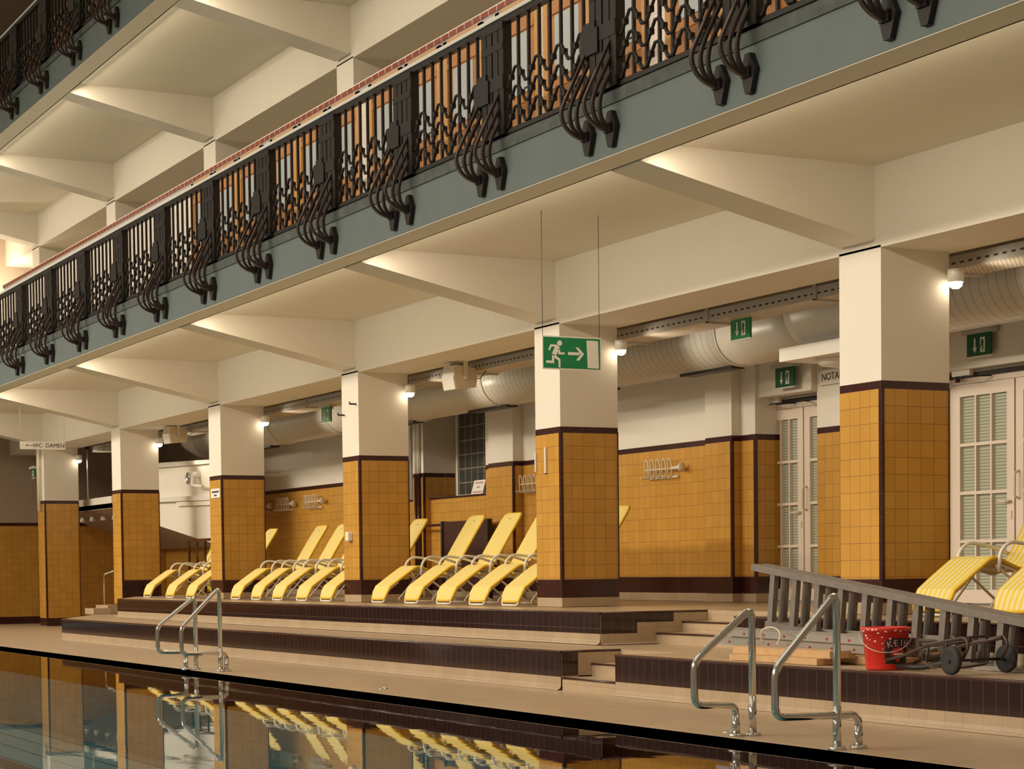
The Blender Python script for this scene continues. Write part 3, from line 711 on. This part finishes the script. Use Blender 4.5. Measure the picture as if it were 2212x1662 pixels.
b.prism([G(*q) for q in ((438,1128),(545,1136),(582,1165),(605,1196),(575,1240),(530,1322),(492,1316),(458,1300),(515,1168),(455,1166),(424,1232),(398,1216))],'x',.008,.010)
b.prism([G(*q) for q in ((575,1205),(605,1196),(606,1266),(686,1268),(684,1302),(574,1298))],'x',.008,.010)
b.prism([G(*q) for q in ((470,1290),(505,1300),(498,1445),(360,1436),(360,1394),(460,1400))],'x',.008,.010)
b.prism([G(*q) for q in ((505,1322),(535,1318),(610,1378),(610,1516),(578,1516),(576,1402),(496,1345))],'x',.008,.010)
b.obj('running_man',M['signwhite'],r)
b=MB(); b.prism([G(*q) for q in ((748,1262),(948,1274),(948,1320),(748,1310))],'x',.008,.010)
b.prism([G(*q) for q in ((882,1186),(930,1188),(1034,1302),(942,1410),(892,1404),(972,1304))],'x',.008,.0098); b.obj('arrow',M['signwhite'],r)
b=MB(); b.prism([G(*q) for q in ((1080,1072),(1286,1086),(1300,1552),(1098,1536))],'x',.008,.010); b.obj('door_symbol',M['signwhite'],r)
for y in (-.315,.31): MB().tube([(0,y,.16),(0,y,1.34)],.003,5).obj('wire',M['iron'],r)
# WC sign
r=empty('hanging_toilet_sign',(4.3,-1.10,3.655)); tag(r,'white hanging WC DAMEN sign in the left bay','sign')
b=MB(); b.box(-.008,.008,-.43,.43,-.075,.075); b.obj('panel',M['signwhite'],r)
text('lettering','WC  DAMEN',.105,M['black'],r,Matrix.Translation((.009,.115,-.002))@FACE_X)
b=MB(); b.box(.008,.010,-.31,-.16,-.004,.004); b.prism([(-.33,0),(-.29,.016),(-.29,-.016)],'x',.008,.010); b.obj('arrow',M['black'],r)
for y in (-.425,.42): MB().tube([(0,y,.075),(0,y,.945)],.0035,5).obj('wire',M['grey'],r)
# small emergency exit lamps
def exitlamp(loc,sx,up,lab,glow=0,rz=0):
    r=empty('exit_lamp',loc,rz); tag(r,lab,'exit sign','small green exit lamps')
    h=sx*.30
    b=MB(); b.box(-sx*.62,sx*.62,-.05,.05,h+.01,h+.06); 
    if up: b.box(-.04,.04,-.02,.02,h+.06,h+.06+up)
    b.obj('housing',M['grey'],r)
    MB().box(-sx/2,sx/2,-.012,.012,-h,h+.01).obj('panel',M['green' if glow else 'greendark'],r)
    MB().box(-sx/2-.006,sx/2+.006,-.010,.010,-h-.012,-h).obj('edge',M['signwhite'],r)
    b=MB(); y0,y1=-.0145,-.012
    b.prism([(-.19*sx,.20*sx),(-.13*sx,.20*sx),(-.13*sx,-.06*sx),(-.07*sx,-.06*sx),(-.16*sx,-.21*sx),(-.25*sx,-.06*sx),(-.19*sx,-.06*sx)],'y',y0,y1); b.obj('arrow',M['signwhite'],r)
    b=MB(); b.box(.07*sx,.27*sx,y0,y1,-.21*sx,.21*sx); b.obj('door_symbol',M['signwhite'],r)
    b=MB(); y0,y1=-.016,-.0145
    b.prism([(.13*sx,.15*sx),(.19*sx,.16*sx),(.23*sx,.05*sx),(.20*sx,.02*sx),(.22*sx,-.10*sx),(.17*sx,-.18*sx),(.14*sx,-.17*sx),(.17*sx,-.08*sx),(.13*sx,.0),(.10*sx,-.10*sx),(.08*sx,-.08*sx),(.11*sx,.04*sx)],'y',y0,y1); b.obj('running_man',M['greendark'],r)
exitlamp((24.60,1.2,3.70),.36,.06,'lit green exit lamp hanging under the cable tray before the air duct',1)
exitlamp((13.0,1.2,3.65),.38,.10,'lit green exit lamp hanging behind the pillar with the dispenser',1)
exitlamp((23.13,2.80,3.37),.36,0,'dark green exit lamp on the wall above the left glazed door')
exitlamp((26.38,2.90,3.41),.36,0,'dark green exit lamp on the wall above the right glazed door')
exitlamp((-.50,-.10,3.36),.30,.02,'tiny green exit lamp on the front of the leftmost pillar')
r=empty('wall_sign',(23.98,2.965,3.33)); tag(r,'white emergency exit sign half hidden behind the rightmost pillar','sign')
b=MB(); b.box(-.40,.40,-.008,.0,-.09,.09); b.obj('panel',M['plaster'],r)
b=MB(); b.box(-.40,.40,-.010,-.008,.083,.09); b.box(-.40,.40,-.010,-.008,-.09,-.083); b.box(-.40,-.393,-.010,-.008,-.09,.09); b.obj('border',M['grey'],r)
text('lettering','NOTAUSGANG',.115,M['black'],r,Matrix.Translation((.04,-.010,-.0))@FACE_Y)
def lines(name,parent,rows,y,m):
    b=MB()
    for (x0,x1,z,h) in rows:
        x=x0
        while x<x1:
            w_=random.uniform(.012,.03); b.box(x,min(x+w_,x1),y-.0015,y,z-h/2,z+h/2); x+=w_+.006
    return b.obj(name,m,parent)
r=empty('paper_notice',(11.11,-.004,2.485)); tag(r,'white paper notice taped to the front of the ochre pillar','notice')
MB().box(-.22,.22,-.003,0,-.075,.075).obj('sheet',M['signwhite'],r); lines('lettering',r,[(-.17,.17,.022,.030),(-.07,.07,-.035,.026)],-.003,M['black'])
r=empty('leaning_notice',(14.20,3.22,2.365)); tag(r,'white notice board leaning on the window sill','notice'); r.rotation_euler=(-.28,0,0)
MB().box(-.20,.20,0,.012,0,.24).obj('board',M['signwhite'],r); lines('lettering',r,[(-.15,.15,.195,.03),(-.06,.06,.125,.03),(-.16,.16,.045,.03)],0,M['pink'])
r=empty('wall_dispenser',(16.77,-.004,1.67)); tag(r,'small white dispenser on the front of an ochre pillar','dispenser')
b=MB(); b.prism([(-.055,-.06),(.055,-.06),(.055,.04),(.03,.062),(-.03,.062),(-.055,.04)],'y',-.06,0); b.obj('case',M['white'],r); MB().box(-.03,.03,-.05,-.01,-.075,-.06).obj('spout',M['grey'],r)
r=empty('thermometer_strip',(22.47,-.004,2.41)); tag(r,'slim white thermometer strip on the front of the pillar behind the exit sign','thermometer')
MB().box(-.012,.012,-.018,0,-.145,.145).obj('strip',M['white'],r); MB().cyl((0,-.009,-.155),(0,-.009,-.145),.01,10).obj('bulb',M['iron'],r)
o=MB().box(-.01,.01,-.018,0,-.11,.11).obj('cable_cover',M['white'],loc=(22.235,-.004,2.40)); tag(o,'short white cable cover at the left edge of the pillar behind the exit sign','cable cover')

# ------------------------------------------------------------------ loudspeakers
def speaker(loc,lab):
    r=empty('loudspeaker',loc,math.radians(8)); tag(r,lab,'loudspeaker','white loudspeakers under the long beam')
    b=MB(); b.prism([(-.14,-.16),(.17,-.12),(.19,.0),(.15,.13),(-.14,.16),(-.17,.0)],'x',-.14,.14); b.obj('cabinet',M['cream'],r)
    b=MB(); b.prism([(-.155,-.155),(-.14,-.16),(-.17,0),(-.14,.16),(-.155,.155),(-.185,0)],'x',-.135,.135); b.obj('grille',M['white'],r)
    b=MB(); b.box(-.165,.165,-.04,.04,.20,.215); b.box(-.165,-.150,-.035,.035,.0,.215); b.box(.150,.165,-.03,.03,-.02,.215); b.box(-.06,.06,-.07,.07,.215,.30); b.cyl((.14,0,0),(.175,0,0),.02,10); b.obj('bracket',M['white'],r)
    MB().tube([(.05,.16,.02),(.10,.26,.0),(.12,.34,.10),(.10,.40,.25)],.006,5).obj('lead',M['iron'],r)
speaker((18.73,.74,3.69),'white loudspeaker under the beam left of the exit sign'); speaker((6.72,.74,3.73),'white loudspeaker above the white stair in the left bay')

# ------------------------------------------------------------------ coat hook racks
def hookrack(x0,z,y,lab):
    r=empty('coat_hook_rack',(x0,y,z)); tag(r,lab,'coat rack','ivory coat hook racks')
    MB().cyl((0,-.09,0),(.66,-.09,0),.010,8).obj('rod',M['cream'],r)
    b=MB(); b.cyl((.64,-.09,0),(.86,-.09,0),.022,12); b.lathe([(0,.86),(.055,.86),(.06,.875),(.05,.89),(0,.895)],(0,-.09,0),'x',20); b.cyl((.80,-.09,0),(.80,0,0),.02,10); b.obj('end_bar',M['cream'],r)
    for i in range(5):
        x=.04+.14*i; b=MB()
        b.tube(fillet([(x-.045,-.09,-.10),(x-.045,-.10,.06),(x-.03,-.11,.125),(x+.03,-.11,.125),(x+.045,-.10,.06),(x+.045,-.09,-.10)],.05,5),.009,7)
        b.tube([(x-.045,-.09,-.10),(x-.045,-.13,-.12),(x-.045,-.16,-.09)],.008,6); b.tube([(x+.045,-.09,-.10),(x+.045,-.13,-.12),(x+.045,-.16,-.09)],.008,6)
        b.obj('hook',M['cream'],r)
    MB().box(-.04,.68,-.03,0,-.12,-.09).obj('wall_bar',M['cream'],r)
hookrack(20.02,2.45,2.88,'ivory coat hook rack on the wall left of the left glazed door')
hookrack(6.25,2.47,2.98,'ivory coat hook rack, left one of the pair between the pillars')
hookrack(7.72,2.47,2.98,'ivory coat hook rack, right one of the pair between the pillars')
hookrack(4.98,2.47,2.98,'ivory coat hook rack mostly hidden behind the pillar with the paper notice')
hookrack(16.50,2.42,2.88,'ivory coat hook rack half hidden left of the pillar behind the exit sign')

# ------------------------------------------------------------------ pipes, boards, left bays
for x,z1 in ((12.62,4.4),(12.74,4.4)):
    r=empty('wall_pipe',(x,2.90,ZP)); tag(r,'vertical wall pipe, brown below and white above, %s of two on the pier'%('left' if x<12.7 else 'right'),'pipe','pipes on the window pier')
    MB().cyl((0,0,0),(0,0,2.0),.028,10).obj('lower_pipe',M['browntrim'],r); MB().cyl((0,0,2.0),(0,0,3.7),.028,10).obj('upper_pipe',M['white'],r)
r=empty('folding_screen',(15.1,2.55,ZP)); tag(r,'dark brown board standing behind the loungers under the window','board')
MB().box(-.72,.78,0,.04,.10,1.17).obj('panel',M['brownboard'],r); [MB().box(q,q+.06,-.02,.06,0,1.18).obj('post',M['iron'],r) for q in (.78,-.78)]
r=empty('wall_rail',(13.5,2.78,ZP)); tag(r,'dark horizontal rail in front of the window pier','rail')
MB().box(-1.0,.6,0,.03,1.12,1.16).obj('rail_bar',M['browntrim'],r); [MB().box(q,q+.04,0,.03,0,1.12).obj('post',M['browntrim'],r) for q in (-.98,.52)]
# dark railing with hose
r=empty('dark_railing',(6.76,.95,ZP)); tag(r,'dark brown bar railing between the two left pillars','railing')
b=MB(); b.box(0,2.9,-.025,.025,1.0,1.05); b.box(0,2.9,-.02,.02,.06,.09); b.obj('rail_bar',M['browntrim'],r)
for i in range(6): MB().box(.02+.46*i,.055+.46*i,-.016,.016,.0 if i%4==0 else .09,1.0).obj('baluster',M['browntrim'],r)
r=empty('hose_coil',(7.6,1.25,ZP)); tag(r,'coil of yellow green hose hanging behind the dark railing','hose')
for k in range(5):
    rad=.72-.035*k
    MB().tube([(rad*1.1*math.cos(a)-.02*k,.03*math.sin(3*a+k),.37+rad*.95*math.sin(a)*(1 if math.sin(a)>0 else .48)) for a in [2*PI*i/36 for i in range(36)]],.017,7,closed=True).obj('hose_turn',M['hose'],r)
b=MB(); b.box(-.04,.04,.06,.10,0,1.10); b.box(-.05,.05,-.12,.10,1.08,1.12); b.obj('hose_hook',M['browntrim'],r)
# white stair enclosure
r=empty('white_stair',(0,1.5,0)); tag(r,'white stair enclosure with rim ledges seen between the two left pillars','stair')
b=MB(); b.prism([(1.6,3.36),(6.9,3.22),(6.9,1.70),(6.0,1.80),(3.2,2.15),(1.6,2.42)],'y',0,.5); b.obj('side_wall',M['plaster'],r)
b=MB(); b.prism([(1.6,3.36),(6.9,3.22),(6.9,3.29),(3.6,3.40),(1.6,3.38)],'y',-.07,.5); b.obj('top_rim',M['white'],r)
b=MB(); b.prism([(1.6,2.66),(6.9,2.54),(6.9,2.63),(1.6,2.76)],'y',-.10,0); b.obj('ledge',M['white'],r)
b=MB(); b.prism([(4.55,2.50),(6.9,2.45),(6.9,2.54),(4.55,2.59)],'y',-.06,0); b.obj('lower_ledge',M['plaster2'],r)
b=MB(); b.lathe([(0,.0),(.11,.0),(.12,.02),(.09,.03),(.085,.015),(0,.015)],(5.15,0,3.02),'y',24); o=b.obj('porthole',M['chrome'],r); o.scale=(1,-1,1)
b=MB(); b.cyl((5.85,0,3.05),(5.85,-.14,3.05),.06,14); b.tube(fillet([(5.85,-.14,3.05),(5.95,-.20,2.85),(6.6,-.20,2.80)],.08),.03,8); b.obj('tap',M['white'],r)
# canopy with small lamps
r=empty('left_canopy',(0,1.0,0)); tag(r,'white canopy box with small spot lamps beside the leftmost pillar','canopy')
b=MB(); b.box(-3,1.58,0,.12,2.56,2.81); b.obj('fascia',M['plaster'],r)
b=MB(); b.prism([(0,2.565),(2.4,1.75),(2.4,1.85),(0,2.665)],'x',-3,1.58); b.obj('sloping_soffit',M['endwall'],r)
for i,x in enumerate((-1.75,-.95,-.10,.80,1.65)):
    s=MB(); s.lathe([(0,0),(.05,0),(.075,-.10),(.07,-.10),(.045,-.01),(0,-.01)],(x,.30,2.45),'z',14); so=s.obj('spot_lamp',M['white'],r)
r=empty('hanger_rod',(.08,.92,2.8)); tag(r,'thin grey rod hanging from the beam to the white canopy','rod'); MB().cyl((0,0,0),(0,0,1.20),.014,8).obj('rod',M['grey'],r); MB().box(-.03,.03,-.03,.03,1.06,1.13).obj('clamp',M['iron'],r)
r=empty('standpipe',(-.12,-.06,2.0)); tag(r,'pale pipe running up the front of the leftmost pillar','pipe'); 
for q in (-.05,.05): MB().cyl((q-.12,0,.55),(q-.12,0,2.45),.022,8).obj('pipe',M['cream'],r)
# stair handrail left
r=empty('stair_handrail',(2.67,.5,ZM)); tag(r,'slim steel stair handrail at the left end of the terrace','handrail')
MB().tube(fillet([(0,0,0),(0,0,.74),(.45,.30,.88),(1.3,.80,1.15)],.05),.017,8).obj('rail',M['chrome'],r); MB().cyl((0,0,0),(0,0,.015),.04,12).obj('flange',M['chrome'],r)
# two wall hooks and a cord on the pillar with the dispenser
o=MB().cyl((0,0,0),(0,-.10,0),.012,8).tube([(0,-.09,0),(.0,-.10,.03)],.01,6).obj('screw_hook',M['iron'],loc=(16.60,-.0,3.35)); tag(o,'left small screw hook high on the pillar with the dispenser','hook','screw hooks on the pillar')
o=MB().cyl((0,0,0),(0,-.10,0),.012,8).tube([(0,-.09,0),(.0,-.10,.03)],.01,6).obj('screw_hook',M['iron'],loc=(17.02,-.0,3.47)); tag(o,'right small screw hook high on the pillar with the dispenser','hook','screw hooks on the pillar')

# ------------------------------------------------------------------ things on the middle tier at the right
# wooden double ladder lying on its edge, left end raised
r=empty('wooden_ladder',(28.40,-1.20,1.21)); tag(r,'long grey weathered double ladder lying on its edge behind the bucket','ladder')
sl=math.atan2(-.39,3.16); r.rotation_euler=(0,-sl,0)
Ll=4.5
for s,y in (('front',-.05),('rear',.06)):
    hgt=lambda x:.50-.02*x
    MB().box(0,Ll,y-.03,y+.03,-.055,0).obj('rail',M['greywood'],r)
    MB().prism([(0.25,-.50),(Ll,-.40),(Ll,-.345),(.25,-.445)],'y',y-.03,y+.03).obj('rail',M['greywood'],r)
    for k in range(14):
        x=.30+.309*k; MB().box(x-.032,x+.032,y-.022,y+.022,-.47+.02*x,-.05).obj('rung',M['greywood'],r)
# two aluminium ladders lying flat
def alu(x0,x1,y0,z,tilt,lab,n):
    r=empty('aluminium_ladder',(x0,y0,z)); tag(r,lab,'ladder','aluminium ladders on the planks'); r.rotation_euler=(0,tilt,0)
    L_=x1-x0
    for y in (0,.36): MB().box(0,L_,y-.014,y+.014,-.035,.035).box(0,L_,y-.022,y+.022,.028,.036).box(0,L_,y-.022,y+.022,-.036,-.028).obj('rail',M['alu'],r)
    for k in range(n):
        x=.22+.28*k
        if x<L_-.05:
            MB().cyl((x,0,0),(x,.36,0),.016,8).obj('rung',M['alu'],r)
            MB().cyl((x,-.020,-.012),(x,-.012,-.012),.010,10).obj('rung_plug',M['redcap'],r)
alu(28.50,30.9,-1.56,.655,.012,'dull aluminium ladder with red rung plugs, upper one on the planks',9)
alu(28.24,30.9,-1.53,.583,.010,'dull aluminium ladder lower in the stack, poking out to the left',9)
def plank(x0,x1,y0,y1,z0,z1,lab,rz=0):
    o=MB().box(0,x1-x0,0,y1-y0,0,z1-z0).obj('plank',M['plank'],loc=(x0,y0,z0)); o.rotation_euler=(0,0,rz); tag(o,lab,'plank','pine planks under the ladders')
plank(28.84,30.02,-1.80,-1.62,ZM,.488,'lowest front pine plank under the aluminium ladders')
plank(28.80,30.10,-1.74,-1.50,.490,.546,'upper front pine plank under the aluminium ladders')
plank(29.0,30.60,-1.48,-1.30,ZM,.50,'rear pine plank whose dark end shows left of the bucket')
plank(29.0,30.9,-1.28,-1.10,ZM,.545,'rearmost pine plank behind the bucket')
o=MB().tube([(.0+.11*math.cos(a),.03*math.sin(2*a),.10+.11*math.sin(a)) for a in [PI*1.15*i/14-.25 for i in range(15)]],.006,6).obj('rope_loop',M['cream'],loc=(29.30,-1.72,.50)); tag(o,'loop of pale cord sticking up from the planks','cord')
# bucket
r=empty('bucket',(30.78,-1.75,ZM)); tag(r,'red plastic paint bucket with black label, spattered white','bucket')
b=MB(); b.lathe([(0,0),(.138,0),(.141,.01),(.166,.275),(.178,.275),(.180,.302),(.168,.304),(.160,.29),(.138,.02),(0,.02)],(0,0,0),'z',44); b.obj('body',M['red'],r)
def cylpt(az,z,off=.0015): 
    rr=.141+(.166-.141)*(z-.01)/.265+off; return (rr*math.cos(az),rr*math.sin(az),z)
def patch(name,m,az0,az1,zlo,zhi,off,n=14):
    b=MB()
    for i in range(n):
        a,c=az0+(az1-az0)*i/n,az0+(az1-az0)*(i+1)/n
        b.face([cylpt(a,zlo(a),off),cylpt(c,zlo(c),off),cylpt(c,zhi(c),off),cylpt(a,zhi(a),off)],None,0,True)
    return b.obj(name,m,r)
A0,A1=math.radians(-40),math.radians(34); AC=(A0+A1)/2
patch('label',M['black'],A0,A1,lambda a:.045,lambda a:.225-.03*abs((a-AC)/(A1-A0)*2)**6,.0012)
HW=(A1-A0)/2
dome=lambda a:.105+.058*math.sqrt(max(0,1-((a-AC)/(HW*.62))**2))
patch('label_dome',M['red'],AC-HW*.62,AC+HW*.62,lambda a:.105,dome,.0022,12)
patch('label_bar',M['signwhite'],AC-HW*.35,AC+HW*.50,lambda a:.108,lambda a:.120,.0032,8)
patch('label_wedge',M['red'],AC-HW*.42,AC+HW*.42,lambda a:.050+.055*abs(a-AC)/(HW*.42),lambda a:.106,.0024,10)
for i,ch in enumerate('KEIM'):
    az=AC+HW*(-.66+.44*i); zc=.182+.012*(1-abs(i-1.5)/1.5)
    rr=.1445+.0235*(zc/.265)+.0022; t=-math.radians((-20,-7,7,20)[i])*-1
    mw=Matrix.Translation((rr*math.cos(az)*1.0,rr*math.sin(az),zc))@Matrix.Rotation(az,4,'Z')@FACE_X@Matrix.Rotation(math.radians((14,5,-5,-14)[i]),4,'Z')
    text('lettering',ch,.066,M['pink'],r,mw,.0012)
b=MB()
for i in range(46):
    az=random.uniform(-PI*.72,PI*.25); z=random.choice((random.uniform(.276,.300),random.uniform(.27,.302),random.uniform(.15,.27)))
    rr=.1805 if z>.276 else .141+.025*(z-.01)/.265+.001
    s=random.uniform(.003,.009); c=Vector((rr*math.cos(az),rr*math.sin(az),z)); tv=Vector((-math.sin(az),math.cos(az),0)); uv=Vector((0,0,1))
    b.face([c-tv*s-uv*s*.6,c+tv*s-uv*s*.5,c+tv*s*.7+uv*s*.7,c-tv*s*.8+uv*s*.5])
tag(b.obj('paint_spatter',M['paintspot'],r),kind='stuff')
b=MB(); hp=[]
for i in range(17):
    t_=i/16; a=math.radians(-128)+math.radians(182)*t_
    hp.append((.188*math.cos(a),.188*math.sin(a),.262-.135*math.sin(PI*t_)))
b.tube(hp,.0032,6); b.obj('wire_handle',M['grey'],r)
# hand trolley
r=empty('hand_trolley',(31.70,-1.68,ZM)); tag(r,'folded rusty brown hand trolley with two black wheels beside the bucket','trolley')
for y in (-.24,.24):
    wv=MB(); wv.lathe([(.058,-.018),(.082,-.022),(.095,-.014),(.098,0),(.095,.014),(.082,.022),(.058,.018)],(0,y,.098),'y',28)
    wo=wv.obj('wheel',M['rubber'],r)
    rm=MB(); rm.lathe([(.052,-.016),(.060,-.016),(.060,.016),(.052,.016)],(0,y,.098),'y',24)
    for k in range(6):
        a=PI/3*k; rm.tube([(.012*math.cos(a),y,.098+.012*math.sin(a)),(.056*math.cos(a),y,.098+.056*math.sin(a))],.006,6)
    rm.cyl((0,y-.03,.098),(0,y+.03,.098),.016,12); rm.obj('hub',M['black'],wo)
b=MB(); b.cyl((0,-.24,.098),(0,.24,.098),.010,8); b.obj('axle',M['iron'],r)
for y in (-.17,.17):
    MB().tube(fillet([(0.03,y,.10),(.10,y,.20),(.06,y,.255),(-.30,y,.20),(-.62,y,.105),(-.78,y,.075)],.05),.011,8).obj('side_rail',M['ironbrown'],r)
b=MB()
b.tube(fillet([(-.78,-.17,.075),(-.86,-.12,.03),(-.86,.12,.03),(-.78,.17,.075)],.05),.011,8)
b.obj('handle_bar',M['ironbrown'],r)
b=MB(); b.tube(fillet([(-.15,-.17,.03),(-.13,-.17,.235),(-.10,.17,.255),(-.10,.17,.06),(-.15,-.17,.03)],.05),.009,8); b.tube([(-.35,-.17,.19),(.08,-.14,.235)],.016,8); b.tube([(-.34,.15,.18),(.05,.16,.245)],.014,8); b.obj('folded_plate',M['ironbrown'],r)
b=MB(); b.tube(fillet([(-.75,-.10,.03),(-.55,-.05,.025),(-.35,-.02,.06),(-.30,.05,.11)],.06),.020,8); b.obj('grip',M['iron'],r)
b=MB(); b.tube(fillet([(-.32,-.17,.175),(-.36,-.17,.06),(-.25,-.17,.03),(-.15,-.17,.10)],.05),.008,8); b.obj('support_loop',M['ironbrown'],r)
o=MB().box(0,1.5,0,.06,0,.03).obj('steel_bar',M['alu'],loc=(31.25,-1.35,ZM)); tag(o,'thin grey steel bar lying on the tier behind the trolley wheel','bar')
S.view_settings.view_transform='Standard'; S.view_settings.look='None'; S.view_settings.gamma=1; S.view_settings.use_curve_mapping=False
S.view_settings.exposure=-.08
